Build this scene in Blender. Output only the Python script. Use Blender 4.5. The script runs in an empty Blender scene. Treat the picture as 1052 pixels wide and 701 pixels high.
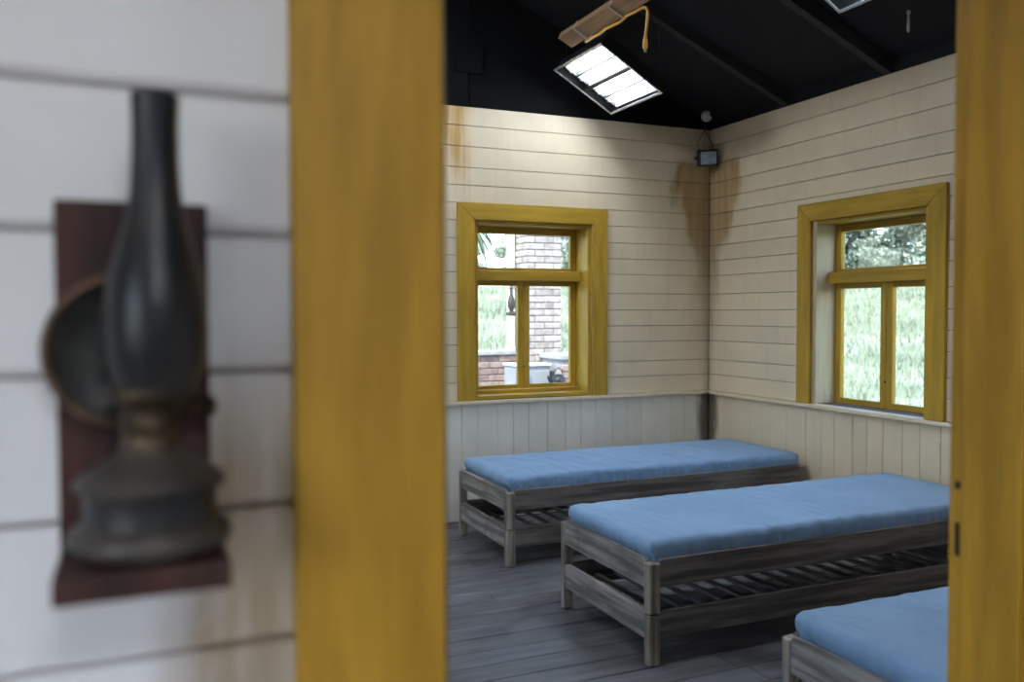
import bpy, bmesh, math, random
from mathutils import Vector, Matrix, noise
random.seed(7)
S = bpy.context.scene
COL = S.collection
# ------------------------------------------------------------------ camera, world, sun, exposure
W_PX, F_PX = 1052.0, 896.45
YAW, PITCH, ROLL, EYE = math.radians(23.465), math.radians(1.943), math.radians(-0.141), 1.45
cam_d = bpy.data.cameras.new('camera'); cam = bpy.data.objects.new('camera', cam_d); COL.objects.link(cam)
cam_d.sensor_width = 36.0; cam_d.lens = 36.0 * F_PX / W_PX; cam_d.clip_start = 0.02; cam_d.clip_end = 300
fw = Vector((math.sin(YAW)*math.cos(PITCH), math.cos(YAW)*math.cos(PITCH), -math.sin(PITCH)))
rt = Vector((math.cos(YAW), -math.sin(YAW), 0)); up = rt.cross(fw)
r2 = rt*math.cos(ROLL) + up*math.sin(ROLL); u2 = -rt*math.sin(ROLL) + up*math.cos(ROLL)
m3 = Matrix((r2, u2, -fw)).transposed()
cam.matrix_world = Matrix.Translation((0, 0, EYE)) @ m3.to_4x4()
cam_d.dof.use_dof = True; cam_d.dof.focus_distance = 4.4; cam_d.dof.aperture_fstop = 2.7
S.camera = cam
S.view_settings.view_transform = 'Standard'; S.view_settings.look = 'None'
S.view_settings.exposure = 0.63; S.view_settings.gamma = 1.0; S.view_settings.use_curve_mapping = False
SKY, SUN_W, TUBE = 0.80, 6.5, 46.0
wd = bpy.data.worlds.new('sky'); S.world = wd; wd.use_nodes = True
nt = wd.node_tree; sk = nt.nodes.new('ShaderNodeTexSky'); sk.sky_type = 'NISHITA'; sk.sun_disc = False
sk.sun_elevation = math.radians(48); sk.sun_rotation = math.radians(210); sk.air_density = 1.0; sk.dust_density = 1.2
nt.links.new(sk.outputs[0], nt.nodes['Background'].inputs[0]); nt.nodes['Background'].inputs[1].default_value = SKY
sd = bpy.data.lights.new('sun', 'SUN'); sd.energy = SUN_W; sd.angle = math.radians(3); sd.color = (1, .97, .92)
so = bpy.data.objects.new('sun', sd); COL.objects.link(so)
so.rotation_euler = Vector((.62, .42, -.95)).to_track_quat('-Z', 'Y').to_euler()

# ------------------------------------------------------------------ materials
def newmat(name):
    m = bpy.data.materials.new(name); m.use_nodes = True
    return m, m.node_tree, m.node_tree.nodes['Principled BSDF']
def nd(t, typ, **kw):
    n = t.nodes.new(typ)
    for k, v in kw.items(): setattr(n, k, v)
    return n
def put(t, sock, v):
    if hasattr(v, 'links') or isinstance(v, bpy.types.NodeSocket): t.links.new(v, sock)
    else: sock.default_value = v
def mth(t, op, a, b=0.0, c=None, clamp=False):
    n = nd(t, 'ShaderNodeMath', operation=op, use_clamp=clamp)
    put(t, n.inputs[0], a); put(t, n.inputs[1], b)
    if c is not None: put(t, n.inputs[2], c)
    return n.outputs[0]
def ramp01(t, v, a, b):       # smooth 0..1 as v goes a -> b
    n = nd(t, 'ShaderNodeMapRange', interpolation_type='SMOOTHSTEP')
    put(t, n.inputs[0], v)
    if a < b: n.inputs[1].default_value, n.inputs[2].default_value, n.inputs[3].default_value, n.inputs[4].default_value = a, b, 0, 1
    else: n.inputs[1].default_value, n.inputs[2].default_value, n.inputs[3].default_value, n.inputs[4].default_value = b, a, 1, 0
    return n.outputs[0]
def mixc(t, f, a, b, mode='MIX'):
    n = nd(t, 'ShaderNodeMix', data_type='RGBA', blend_type=mode)
    put(t, n.inputs[0], f); put(t, n.inputs[6], a if not isinstance(a, tuple) else (*a, 1)); put(t, n.inputs[7], b if not isinstance(b, tuple) else (*b, 1))
    return n.outputs[2]
def noi(t, scale=(1, 1, 1), s=5.0, det=4.0, coord='Object', rough=.55):
    tc = nd(t, 'ShaderNodeTexCoord'); mp = nd(t, 'ShaderNodeMapping'); mp.inputs['Scale'].default_value = scale
    if coord == 'World':
        g = nd(t, 'ShaderNodeNewGeometry'); t.links.new(g.outputs['Position'], mp.inputs[0])
    else:
        oi = nd(t, 'ShaderNodeObjectInfo'); av = nd(t, 'ShaderNodeVectorMath', operation='ADD')
        ml = mth(t, 'MULTIPLY', oi.outputs['Random'], 37.0)
        t.links.new(tc.outputs[coord], av.inputs[0]); t.links.new(ml, av.inputs[1]); t.links.new(av.outputs[0], mp.inputs[0])
    n = nd(t, 'ShaderNodeTexNoise'); n.inputs['Scale'].default_value = s; n.inputs['Detail'].default_value = det; n.inputs['Roughness'].default_value = rough
    t.links.new(mp.outputs[0], n.inputs['Vector'])
    return n.outputs['Fac']
def mul(c, k): return tuple(min(1, x*k) for x in c)
def mat(name, c, rough=.5, var=.15, scale=(1, 1, 1), s=6, bump=.15, bd=.002, metal=0, rnd=0.0, col2=None, spec=.5, coord='Object', lo=.3, hi=.7):
    m, t, b = newmat(name)
    f = noi(t, scale, s, 5, coord)
    fr = ramp01(t, f, lo, hi)
    cc = mixc(t, fr, mul(c, 1-var), mul(c, 1+var) if col2 is None else col2)
    if rnd:
        oi = nd(t, 'ShaderNodeObjectInfo'); k = mth(t, 'MULTIPLY_ADD', oi.outputs['Random'], 2*rnd, 1-rnd)
        hv = nd(t, 'ShaderNodeHueSaturation'); t.links.new(cc, hv.inputs['Color']); t.links.new(k, hv.inputs['Value']); cc = hv.outputs[0]
    t.links.new(cc, b.inputs['Base Color'])
    b.inputs['Roughness'].default_value = rough; b.inputs['Metallic'].default_value = metal; b.inputs['Specular IOR Level'].default_value = spec
    if bump:
        bp = nd(t, 'ShaderNodeBump'); bp.inputs['Strength'].default_value = bump; bp.inputs['Distance'].default_value = bd
        t.links.new(f, bp.inputs['Height']); t.links.new(bp.outputs[0], b.inputs['Normal'])
    return m
XW, YW, ZT = 4.108, 5.616, 2.845          # right wall face, back wall face, top of the boards
YP0, YP1 = .79, .93                       # partition with the doorway
XL = -1.6                                 # left wall face
RZ = .834                                 # top of the chair rail
CREAM = (.76, .62, .445)
def cream_room(CREAM=CREAM, nm='cream_paint_stained'):
    m, t, b = newmat(nm)
    g = nd(t, 'ShaderNodeNewGeometry'); sx = nd(t, 'ShaderNodeSeparateXYZ'); t.links.new(g.outputs['Position'], sx.inputs[0])
    X, Y, Z = sx.outputs
    n1 = noi(t, (1, 1, 1), 2.2, 5, 'World'); nst = noi(t, (16, 16, 1.1), 1.6, 4, 'World'); nf = noi(t, (1, 1, 1), 60, 3, 'World'); nsm = noi(t, (1, 1, .5), 7, 4, 'World')
    c = mixc(t, ramp01(t, n1, .3, .7), mul(CREAM, .93), mul(CREAM, 1.05))
    oi = nd(t, 'ShaderNodeObjectInfo'); c = mixc(t, mth(t, 'MULTIPLY', oi.outputs['Random'], .16), c, (.50, .42, .32))
    c = mixc(t, mth(t, 'MULTIPLY', ramp01(t, nst, .5, .75), .14), c, (.45, .34, .22))
    # rust runs down the corner from under the floodlight
    d = mth(t, 'ADD', mth(t, 'SUBTRACT', XW, X), mth(t, 'SUBTRACT', YW, Y))
    side = mth(t, 'SUBTRACT', XW, X)
    wz = mth(t, 'MULTIPLY_ADD', ramp01(t, Z, 1.75, 2.45), .22, .13)
    wz = mth(t, 'ADD', wz, mth(t, 'MULTIPLY', mth(t, 'SUBTRACT', nsm, .5), .30))
    lat = ramp01(t, mth(t, 'SUBTRACT', d, wz), .06, -.07)
    zz = mth(t, 'MULTIPLY', ramp01(t, mth(t, 'ADD', Z, mth(t, 'MULTIPLY', nst, .05)), 2.66, 2.57), ramp01(t, Z, .95, 2.25))
    k = mth(t, 'MULTIPLY', mth(t, 'MULTIPLY', lat, zz), mth(t, 'MULTIPLY_ADD', nst, .9, .35), clamp=True)
    c = mixc(t, mth(t, 'MULTIPLY', k, .95), c, (.30, .155, .022))
    # thin brown line of damp in the corner itself
    k2 = mth(t, 'MULTIPLY', ramp01(t, d, .10, .0), .35)
    c = mixc(t, k2, c, (.22, .15, .08))
    # dark mould low in the corner below the rail
    k3 = mth(t, 'MULTIPLY', ramp01(t, mth(t, 'ADD', d, mth(t, 'MULTIPLY', mth(t, 'SUBTRACT', nsm, .5), .16)), .13, .04), ramp01(t, Z, .84, .81))
    c = mixc(t, mth(t, 'MULTIPLY', k3, .85), c, (.06, .045, .035))
    # yellow water runs at the left of the back wall, from the top
    lx = mth(t, 'ABSOLUTE', mth(t, 'SUBTRACT', X, 2.005))
    k4 = mth(t, 'MULTIPLY', ramp01(t, mth(t, 'ADD', lx, mth(t, 'MULTIPLY', mth(t, 'SUBTRACT', nsm, .5), .12)), .15, .06), ramp01(t, mth(t, 'ADD', Z, mth(t, 'MULTIPLY', nst, .5)), 2.45, 2.9))
    k4 = mth(t, 'MULTIPLY', k4, mth(t, 'MULTIPLY', ramp01(t, Y, 5.3, 5.5), mth(t, 'MULTIPLY_ADD', ramp01(t, nst, .35, .62), .6, .4)))
    c = mixc(t, mth(t, 'MULTIPLY', k4, .95), c, (.50, .27, .06))
    t.links.new(c, b.inputs['Base Color']); b.inputs['Roughness'].default_value = .55
    bp = nd(t, 'ShaderNodeBump'); bp.inputs['Strength'].default_value = .2; bp.inputs['Distance'].default_value = .002
    t.links.new(mth(t, 'ADD', nst, mth(t, 'MULTIPLY', nf, .4)), bp.inputs['Height']); t.links.new(bp.outputs[0], b.inputs['Normal'])
    return m
def cream_hall():
    m, t, b = newmat('cream_paint_soiled')
    g = nd(t, 'ShaderNodeNewGeometry'); sx = nd(t, 'ShaderNodeSeparateXYZ'); t.links.new(g.outputs['Position'], sx.inputs[0])
    X, Y, Z = sx.outputs
    n1 = noi(t, (1, 1, 1), 5, 5, 'World'); nst = noi(t, (28, 28, 3), 1.8, 4, 'World'); nf = noi(t, (1, 1, 1), 160, 3, 'World')
    base = (.745, .70, .70)
    c = mixc(t, ramp01(t, n1, .3, .7), mul(base, .95), mul(base, 1.04))
    # hand dirt beside the casing, stronger low down
    near = mth(t, 'MULTIPLY', ramp01(t, X, .6, .3), ramp01(t, mth(t, 'ADD', X, mth(t, 'MULTIPLY', mth(t, 'SUBTRACT', n1, .5), .10)), .005, .075))
    low = mth(t, 'MULTIPLY_ADD', ramp01(t, Z, 1.47, 1.30), .95, .10)
    k = mth(t, 'MULTIPLY', mth(t, 'MULTIPLY', near, low), mth(t, 'MULTIPLY_ADD', nst, .8, .45), clamp=True)
    c = mixc(t, k, c, (.29, .205, .125))
    t.links.new(c, b.inputs['Base Color']); b.inputs['Roughness'].default_value = .5
    bp = nd(t, 'ShaderNodeBump'); bp.inputs['Strength'].default_value = .25; bp.inputs['Distance'].default_value = .001
    t.links.new(mth(t, 'ADD', n1, mth(t, 'MULTIPLY', nf, .3)), bp.inputs['Height']); t.links.new(bp.outputs[0], b.inputs['Normal'])
    return m
def denim():
    m, t, b = newmat('blue_sheet')
    n1 = noi(t, (1, 1, 1), 3, 4); nw = noi(t, (1, 14, 14), 22, 3)
    c = mixc(t, ramp01(t, n1, .3, .7), (.205, .335, .55), (.25, .39, .61))
    c = mixc(t, mth(t, 'MULTIPLY', ramp01(t, nw, .4, .65), .25), c, (.32, .46, .64))
    fold = noi(t, (6, 1.1, 3), 2.2, 5, rough=.6)
    t.links.new(c, b.inputs['Base Color']); b.inputs['Roughness'].default_value = .85; b.inputs['Specular IOR Level'].default_value = .2
    b.inputs['Sheen Weight'].default_value = .15
    bp = nd(t, 'ShaderNodeBump'); bp.inputs['Strength'].default_value = .12; bp.inputs['Distance'].default_value = .001
    t.links.new(nw, bp.inputs['Height'])
    bf = nd(t, 'ShaderNodeBump'); bf.inputs['Strength'].default_value = .7; bf.inputs['Distance'].default_value = .02
    t.links.new(fold, bf.inputs['Height']); t.links.new(bp.outputs[0], bf.inputs['Normal']); t.links.new(bf.outputs[0], b.inputs['Normal'])
    return m
def glassmat(name, tint=(.93, .97, .95), haze=0.0, k=.9):
    m = bpy.data.materials.new(name); m.use_nodes = True; t = m.node_tree; t.nodes.clear()
    tr = nd(t, 'ShaderNodeBsdfTransparent'); tr.inputs[0].default_value = (*tint, 1)
    gl = nd(t, 'ShaderNodeBsdfGlossy'); gl.inputs['Roughness'].default_value = .04
    fr = nd(t, 'ShaderNodeFresnel'); gm = nd(t, 'ShaderNodeNewGeometry'); t.links.new(mth(t, 'MULTIPLY_ADD', gm.outputs['Backfacing'], 1/1.45-1.45, 1.45), fr.inputs[0])
    mx = nd(t, 'ShaderNodeMixShader'); out = nd(t, 'ShaderNodeOutputMaterial')
    t.links.new(mth(t, 'MULTIPLY', fr.outputs[0], k), mx.inputs[0]); t.links.new(tr.outputs[0], mx.inputs[1]); t.links.new(gl.outputs[0], mx.inputs[2]); t.links.new(mx.outputs[0], out.inputs[0])
    return m
def smoked():
    m, t, b = newmat('smoked_glass')
    n = noi(t, (1, 1, .4), 30, 4)
    c = mixc(t, ramp01(t, n, .35, .7), (.004, .005, .008), (.026, .020, .017))
    t.links.new(c, b.inputs['Base Color']); b.inputs['Roughness'].default_value = .36; b.inputs['Specular IOR Level'].default_value = .35
    tr = nd(t, 'ShaderNodeBsdfTransparent'); mx = nd(t, 'ShaderNodeMixShader'); out = t.nodes['Material Output']
    mx.inputs[0].default_value = .05; t.links.new(b.outputs[0], mx.inputs[1]); t.links.new(tr.outputs[0], mx.inputs[2]); t.links.new(mx.outputs[0], out.inputs[0])
    return m
def emit(name, c, s):
    m, t, b = newmat(name); b.inputs['Base Color'].default_value = (*c, 1); b.inputs['Emission Color'].default_value = (*c, 1); b.inputs['Emission Strength'].default_value = s
    return m
def woodgrey(name, axis, c=(.145, .128, .12)):
    sc = [22, 22, 22]; sc[axis] = 1.3
    m, t, b = newmat(name)
    f = noi(t, tuple(sc), 1.5, 6); bl = noi(t, (1, 1, 1), 5, 4)
    cc = mixc(t, ramp01(t, f, .36, .64), mul(c, .50), mul(c, 1.42))
    cc = mixc(t, mth(t, 'MULTIPLY', ramp01(t, bl, .48, .72), .55), cc, (.11, .09, .078))
    t.links.new(cc, b.inputs['Base Color']); b.inputs['Roughness'].default_value = .6; b.inputs['Specular IOR Level'].default_value = .35
    bp = nd(t, 'ShaderNodeBump'); bp.inputs['Strength'].default_value = .25; bp.inputs['Distance'].default_value = .0015
    t.links.new(f, bp.inputs['Height']); t.links.new(bp.outputs[0], b.inputs['Normal'])
    return m
def floorwood():
    m, t, b = newmat('dark_floorboards')
    f = noi(t, (1.2, 16, 16), 1.6, 6); bl = noi(t, (1, 1, 1), 2.6, 5, 'World'); sp = noi(t, (1, 1, 1), 38, 2, 'World')
    c = mixc(t, ramp01(t, f, .3, .7), (.068, .067, .078), (.18, .177, .195))
    c = mixc(t, mth(t, 'MULTIPLY', ramp01(t, bl, .42, .62), .65), c, (.20, .20, .225))
    bl2 = noi(t, (.7, 1.4, 1), 3.4, 4, 'World'); c = mixc(t, mth(t, 'MULTIPLY', ramp01(t, bl2, .50, .66), .75), c, (.045, .040, .046))
    oi = nd(t, 'ShaderNodeObjectInfo')
    c = mixc(t, mth(t, 'MULTIPLY', oi.outputs['Random'], .45), c, (.055, .044, .046))
    c = mixc(t, mth(t, 'MULTIPLY', ramp01(t, sp, .73, .78), .5), c, (.3, .29, .28))
    t.links.new(c, b.inputs['Base Color'])
    t.links.new(mth(t, 'MULTIPLY_ADD', bl, .3, .32), b.inputs['Roughness'])
    bp = nd(t, 'ShaderNodeBump'); bp.inputs['Strength'].default_value = .3; bp.inputs['Distance'].default_value = .0015
    t.links.new(f, bp.inputs['Height']); t.links.new(bp.outputs[0], b.inputs['Normal'])
    return m
M = dict(
    room=cream_room(), wain=cream_room((.83, .77, .70), 'grey_white_paint_stained'), hall=cream_hall(), sheet=denim(), floor=floorwood(),
    gap=mat('dark_joint', (.10, .07, .05), .9, bump=0),
    ochre=mat('ochre_paint', (.43, .255, .030), .45, .16, (14, 14, 1.5), 1.6, .12, .001, spec=.22),
    ochre_h=mat('ochre_paint_flat_grain', (.43, .255, .030), .45, .16, (1.5, 14, 14), 1.6, .12, .001, spec=.22),
    ochre_door=mat('ochre_paint_worn', (.41, .21, .020), .5, .22, (10, 10, 1.2), 2.2, .15, .001, spec=.25, col2=(.48, .252, .028)),
    tan=mat('tan_daylit_reveal', (.56, .43, .27), .5, .1, (14, 14, 1.5), 1.6, .1, .001),  # lighter than the ochre: daylight on the left reveal is in this colour
    brownwood=mat('dark_brown_wood', (.06, .032, .010), .6, .3, (14, 14, 1), 2),
    white=mat('white_paint', (.72, .70, .66), .45, .06, s=8, bump=.05),
    black=mat('black_paint', (.007, .007, .010), .75, .35, s=2.5, bump=.1, spec=.25),
    blackpanel=mat('black_boarding', (.004, .004, .0045), .85, .35, (1, 1, 1), 3, bump=.1, spec=.1),
    rafter=mat('black_stained_rafter', (.020, .020, .022), .6, .35, (2, 14, 14), 2, spec=.3),
    wx_shade=woodgrey('grey_wood_lengthwise_shaded', 0), wy=woodgrey('grey_wood_crosswise', 1, (.275, .25, .235)), wz=woodgrey('grey_wood_upright', 2, (.28, .24, .205)),  # lengthwise wood darker: shade on the long bed sides is in its colour
    slat=woodgrey('slat_wood', 1, (.20, .185, .175)),
    plaque=mat('red_brown_board', (.040, .014, .011), .65, .5, (12, 12, 1.2), 3, .2, .001, spec=.3),
    tank=mat('dull_pewter', (.046, .036, .029), .5, .5, (1, 1, 1), 22, .25, .001, metal=.2),
    brassold=mat('tarnished_brass', (.06, .038, .022), .5, .5, s=40, bump=.2, bd=.001, metal=.7),
    rust=mat('rusty_rim', (.08, .042, .024), .6, .5, s=50, bump=.2, bd=.001, metal=.3),
    dish=mat('tarnished_mirror_metal', (.12, .115, .11), .3, .6, s=18, bump=.1, bd=.001, metal=.85),
    smoked=smoked(), glass=glassmat('window_glass'),
    tube_old=emit('dimmed_fluorescent_tube', (.81, .915, 1.0), TUBE*.43), tube_hall_fill=emit('hall_fill_tube', (.81, .915, 1.0), TUBE*1.32), tube_fill=emit('fill_fluorescent_tube', (.81, .915, 1.0), TUBE*1.9),
    tube=emit('fluorescent_tube', (.81, .915, 1.0), TUBE),
    darksteel=mat('speckled_dark_steel', (.05, .053, .056), .5, .6, s=60, bump=0),
    steel=mat('galvanised_steel', (.55, .56, .57), .35, .35, s=45, bump=.05, bd=.001, metal=.6),
    refl=mat('white_reflector', (.80, .81, .82), .35, .05, s=10, bump=0),
    blackmetal=mat('black_metal', (.012, .012, .013), .45, .2, bump=0),
    pale=mat('pale_grey_plastic', (.42, .42, .40), .5, .1, bump=0),
    lens=mat('floodlight_glass', (.25, .31, .36), .2, .2, s=30, bump=0),
    timber=mat('raw_timber', (.20, .11, .055), .6, .35, (16, 1.2, 16), 2, .2, .0015),
    yellow=mat('yellow_cable', (.50, .24, .025), .45, .1, bump=0),
    brick=mat('weathered_brick', (0.255, 0.180, 0.165), .85, .3, s=14, bump=.5, bd=.003, rnd=.22),
    brickpale=mat('pale_washed_brick', (0.300, 0.255, 0.240), .85, .25, s=14, bump=.5, bd=.003, rnd=.2),
    mortar=mat('lime_mortar', (0.203, 0.188, 0.180), .95, .15, s=30, bump=.3),
    render=mat('grey_render', (0.270, 0.262, 0.277), .8, .12, s=9, bump=.2),
    greyp=mat('pale_grey_paint', (0.270, 0.277, 0.300), .5, .08, bump=0),
    bluegrey=mat('blue_grey_panel', (.24, .27, .32), .5, .1, bump=0),
    iron=mat('black_iron', (.010, .009, .009), .4, .3, s=20, bump=.1),
    grass=mat('meadow', (0.166, 0.194, 0.122), .9, .35, (1, 1, 1), .6, .5, .05, coord='World', col2=(0.216, 0.245, 0.166)),
    blade=mat('grass_blade', (0.173, 0.202, 0.130), .8, .3, s=.4, bump=0, coord='World', col2=(0.238, 0.259, 0.187)),
    leaf=mat('tree_leaf', (0.195, 0.240, 0.180), .6, .5, s=.7, bump=0, coord='World', col2=(0.330, 0.375, 0.315)),
    bark=mat('bark', (.10, .08, .06), .9, .3, (6, 6, 1), 4, .6, .01),
    frond=mat('strap_leaf', (.07, .12, .05), .5, .3, (20, 20, 1), 2, bump=0, rnd=.25),
    soil=mat('paving', (.34, .32, .29), .9, .15, s=3),
    rooftile=mat('roof_covering', (.10, .09, .09), .8, .2, s=6),
    outside=mat('outer_boarding', (.50, .48, .44), .7, .1, (1, 1, 8), 3),
)
# ------------------------------------------------------------------ helpers
def tag(o, label=None, cat=None, group=None, kind=None):
    if label: o['label'] = label
    if cat: o['category'] = cat
    if group: o['group'] = group
    if kind: o['kind'] = kind
    return o
def mobj(name, me, material, parent=None, loc=None):
    o = bpy.data.objects.new(name, me); COL.objects.link(o)
    if material and not me.materials: me.materials.append(material)
    if parent is not None: o.parent = parent
    if loc is not None: o.location = loc
    return o
def obj(name, bm, material, parent=None, loc=None, smooth=False):
    me = bpy.data.meshes.new(name); bmesh.ops.recalc_face_normals(bm, faces=bm.faces[:]); bm.to_mesh(me); bm.free()
    if smooth:
        for p in me.polygons: p.use_smooth = True
        try: me.set_sharp_from_angle(angle=math.radians(40))
        except Exception: pass
    return mobj(name, me, material, parent, loc)
def empty(name, loc=(0, 0, 0), rz=0.0):
    o = bpy.data.objects.new(name, None); COL.objects.link(o); o.location = loc; o.rotation_euler = (0, 0, rz); o.empty_display_size = .05
    return o
def box(bm, x0, x1, y0, y1, z0, z1):
    vs = [bm.verts.new(p) for p in ((x0, y0, z0), (x1, y0, z0), (x1, y1, z0), (x0, y1, z0), (x0, y0, z1), (x1, y0, z1), (x1, y1, z1), (x0, y1, z1))]
    fs = [bm.faces.new([vs[i] for i in q]) for q in ((3, 2, 1, 0), (4, 5, 6, 7), (0, 1, 5, 4), (1, 2, 6, 5), (2, 3, 7, 6), (3, 0, 4, 7))]
    return vs
def bbox(x0, x1, y0, y1, z0, z1, bev=.003, seg=1):
    bm = bmesh.new(); box(bm, x0, x1, y0, y1, z0, z1)
    if bev: bmesh.ops.bevel(bm, geom=bm.edges[:], offset=bev, segments=seg, profile=.5, affect='EDGES')
    return bm
def prism(poly, axis, a, b, bev=0.0, seg=1):
    """extrude a 2-D outline along an axis: axis 'x' takes (y,z), 'y' takes (x,z), 'z' takes (x,y)"""
    bm = bmesh.new()
    def P(p, d): return {'x': (d, p[0], p[1]), 'y': (p[0], d, p[1]), 'z': (p[0], p[1], d)}[axis]
    lo = [bm.verts.new(P(p, a)) for p in poly]; hi = [bm.verts.new(P(p, b)) for p in poly]; n = len(poly)
    bm.faces.new(lo); bm.faces.new(hi[::-1])
    for i in range(n): bm.faces.new((lo[i], hi[i], hi[(i+1) % n], lo[(i+1) % n]))
    bmesh.ops.recalc_face_normals(bm, faces=bm.faces[:])
    if bev: bmesh.ops.bevel(bm, geom=bm.edges[:], offset=bev, segments=seg, profile=.5, affect='EDGES')
    return bm
def lathe(prof, n=32, cx=0, cy=0, bm=None, close=False):
    bm = bm or bmesh.new(); rings = []
    for r, z in prof:
        if r < 1e-5: rings.append([bm.verts.new((cx, cy, z))])
        else: rings.append([bm.verts.new((cx+r*math.cos(2*math.pi*i/n), cy+r*math.sin(2*math.pi*i/n), z)) for i in range(n)])
    for a, b in zip(rings, rings[1:]):
        for i in range(n):
            j = (i+1) % n
            if len(a) == 1 and len(b) == 1: continue
            if len(a) == 1: bm.faces.new((a[0], b[j], b[i]))
            elif len(b) == 1: bm.faces.new((a[i], a[j], b[0]))
            else: bm.faces.new((a[i], a[j], b[j], b[i]))
    return bm
def tube(bm, pts, r, n=8, r2=None):
    pts = [Vector(p) for p in pts]; rings = []; m = len(pts)
    for i, p in enumerate(pts):
        d = (pts[min(i+1, m-1)] - pts[max(i-1, 0)]).normalized()
        a = d.cross(Vector((0, 0, 1)) if abs(d.z) < .9 else Vector((1, 0, 0))).normalized(); b = d.cross(a)
        rr = r if r2 is None else r + (r2-r)*i/max(1, m-1)
        rings.append([bm.verts.new(p + (a*math.cos(2*math.pi*k/n) + b*math.sin(2*math.pi*k/n))*rr) for k in range(n)])
    for a, b in zip(rings, rings[1:]):
        for k in range(n): bm.faces.new((a[k], a[(k+1) % n], b[(k+1) % n], b[k]))
    bm.faces.new(rings[0][::-1]); bm.faces.new(rings[-1])
    return bm
def copytree(o, parent=None):
    c = o.copy(); COL.objects.link(c); c.parent = parent
    for ch in list(o.children): copytree(ch, c)
    return c
def struct(name, bm, m): return tag(obj(name, bm, m), kind='structure')
# ------------------------------------------------------------------ floor
bm = bmesh.new(); box(bm, XL-.25, XW+.25, -2.2, YW+.25, -.22, -.024); floor = struct('floor', bm, M['gap'])
y = 3.281 - .1455*16; row = 0
while y < YW:
    y1 = min(y + .1455, YW)
    cut = [XL] + ([random.uniform(-.6, .9), random.uniform(1.4, 3.4)] if row % 2 else [random.uniform(-.2, 3.2)]) + [XW]
    for a, b in zip(cut, cut[1:]):
        if b - a > .25:
            dz = random.uniform(-.0012, .0012)
            obj('plank', bbox(a+.001, b-.001, y+.003, y1-.003, -.024, dz, .003), M['floor'], floor)
    y = y1; row += 1
y = YP1 - .15
while y > -2.1:
    obj('plank', bbox(-1.5, 2.4, y+.0022, y+.1433, -.024, 0, .002), M['floor'], floor); y -= .1455
# ------------------------------------------------------------------ walls of the room: slab, horizontal boards, wainscot
ZS = [2.845, 2.716, 2.575, 2.432, 2.312, 2.193, 2.075, 1.953, 1.836, 1.721, 1.580, 1.458, 1.340, 1.222, 1.076, .961, .834]
def slab_open(bm, a0, a1, z0, z1, op, put3):
    """a wall slab between a0..a1 with rectangular openings, pieces laid through put3(a0,a1,z0,z1)"""
    ops = sorted(op); x = a0
    for (u0, u1, w0, w1) in ops:
        put3(x, u0, z0, z1); put3(u0, u1, z0, w0); put3(u0, u1, w1, z1); x = u1
    put3(x, a1, z0, z1)
WIN_HW = .4275            # half clear width of a window
def wall_boards(parent, u0, u1, seams_v, ops, conv, splits={}, wm='wain'):
    """horizontal boards above the rail and vertical boards below it, in wall coordinates (u along, z up)"""
    T, g = .02, .0016
    for k in range(16):
        zt, zb = ZS[k], ZS[k+1]
        cuts = [(u0, u1)]
        for (a, b, w0, w1) in ops:
            if zb < w1 and zt > w0:
                cuts = [s for (p, q) in cuts for s in ((p, min(q, a)), (max(p, b), q)) if s[1]-s[0] > .02]
        for s in splits.get(k, []):
            cuts = [t for (p, q) in cuts for t in (((p, s), (s, q)) if p < s < q else ((p, q),))]
        for (p, q) in cuts:
            j = random.uniform(-.0012, .0012)
            x0, x1, y0, y1 = conv(p+.0006, q-.0006, j, T)
            obj('board', bbox(x0, x1, y0, y1, zb+g, zt-g, .0028), M['room'], parent)
    for a, b in zip(seams_v, seams_v[1:]):
        j = random.uniform(-.001, .001)
        x0, x1, y0, y1 = conv(a+.0012, b-.0012, .004+j, T)
        obj('wainscot_board', bbox(x0, x1, y0, y1, .002, RZ-.022, .0026), M[wm], parent)
conv_back = lambda p, q, j, T: (p, q, YW+j, YW+T)
conv_right = lambda p, q, j, T: (XW+j, XW+T, p, q)
conv_left = lambda p, q, j, T: (XL-T, XL-j, p, q)
WBX, WRY = 2.612, 4.030          # window centres on the back and right walls
opB = (WBX-.46, WBX+.46, .86, 2.075); opR = (WRY-.46, WRY+.46, .84, 2.035)
bm = bmesh.new(); slab_open(bm, XL-.25, XW+.25, 0, ZT, [opB], lambda a, b, c, d: box(bm, a, b, YW+.02, YW+.24, c, d)); wall_back = struct('wall_back', bm, M['gap'])
sv = [XL]
while sv[-1] < 1.8: sv.append(sv[-1] + .131)
sv = [s for s in sv if s < 1.85] + [1.94, 2.061, 2.181, 2.328, 2.45, 2.57, 2.717, 2.86, 2.984, 3.11, 3.245, 3.37, 3.5, 3.63, 3.755, 3.885, 4.01, XW]
wall_boards(wall_back, XL, XW, sv, [opB], conv_back)
bm = bmesh.new(); slab_open(bm, YP1-.2, YW+.02, 0, ZT, [opR], lambda a, b, c, d: box(bm, XW+.02, XW+.24, a, b, c, d)); wall_right = struct('wall_right', bm, M['gap'])
svr = [YW, 5.557, 5.435, 5.31, 5.12, 4.928, 4.735, 4.547, 4.403, 4.289, 4.135, 4.018, 3.893, 3.75, 3.627, 3.486]
while svr[-1] > YP1+.1: svr.append(svr[-1] - .134)
svr[-1] = YP1
wall_boards(wall_right, YP1, YW, sorted(svr), [opR], conv_right, {1: [5.425], 9: [2.4], 4: [1.9], 12: [2.2]}, 'room')
opL = (3.0, 3.92, .84, 2.035); opL2 = (1.44, 2.36, .84, 2.035)
bm = bmesh.new(); slab_open(bm, YP1-.2, YW+.02, 0, ZT, [opL, opL2], lambda a, b, c, d: box(bm, XL-.24, XL-.02, a, b, c, d)); wall_left = struct('wall_left', bm, M['gap'])
svl = [YP1 + i*(YW-YP1)/35 for i in range(36)]
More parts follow.
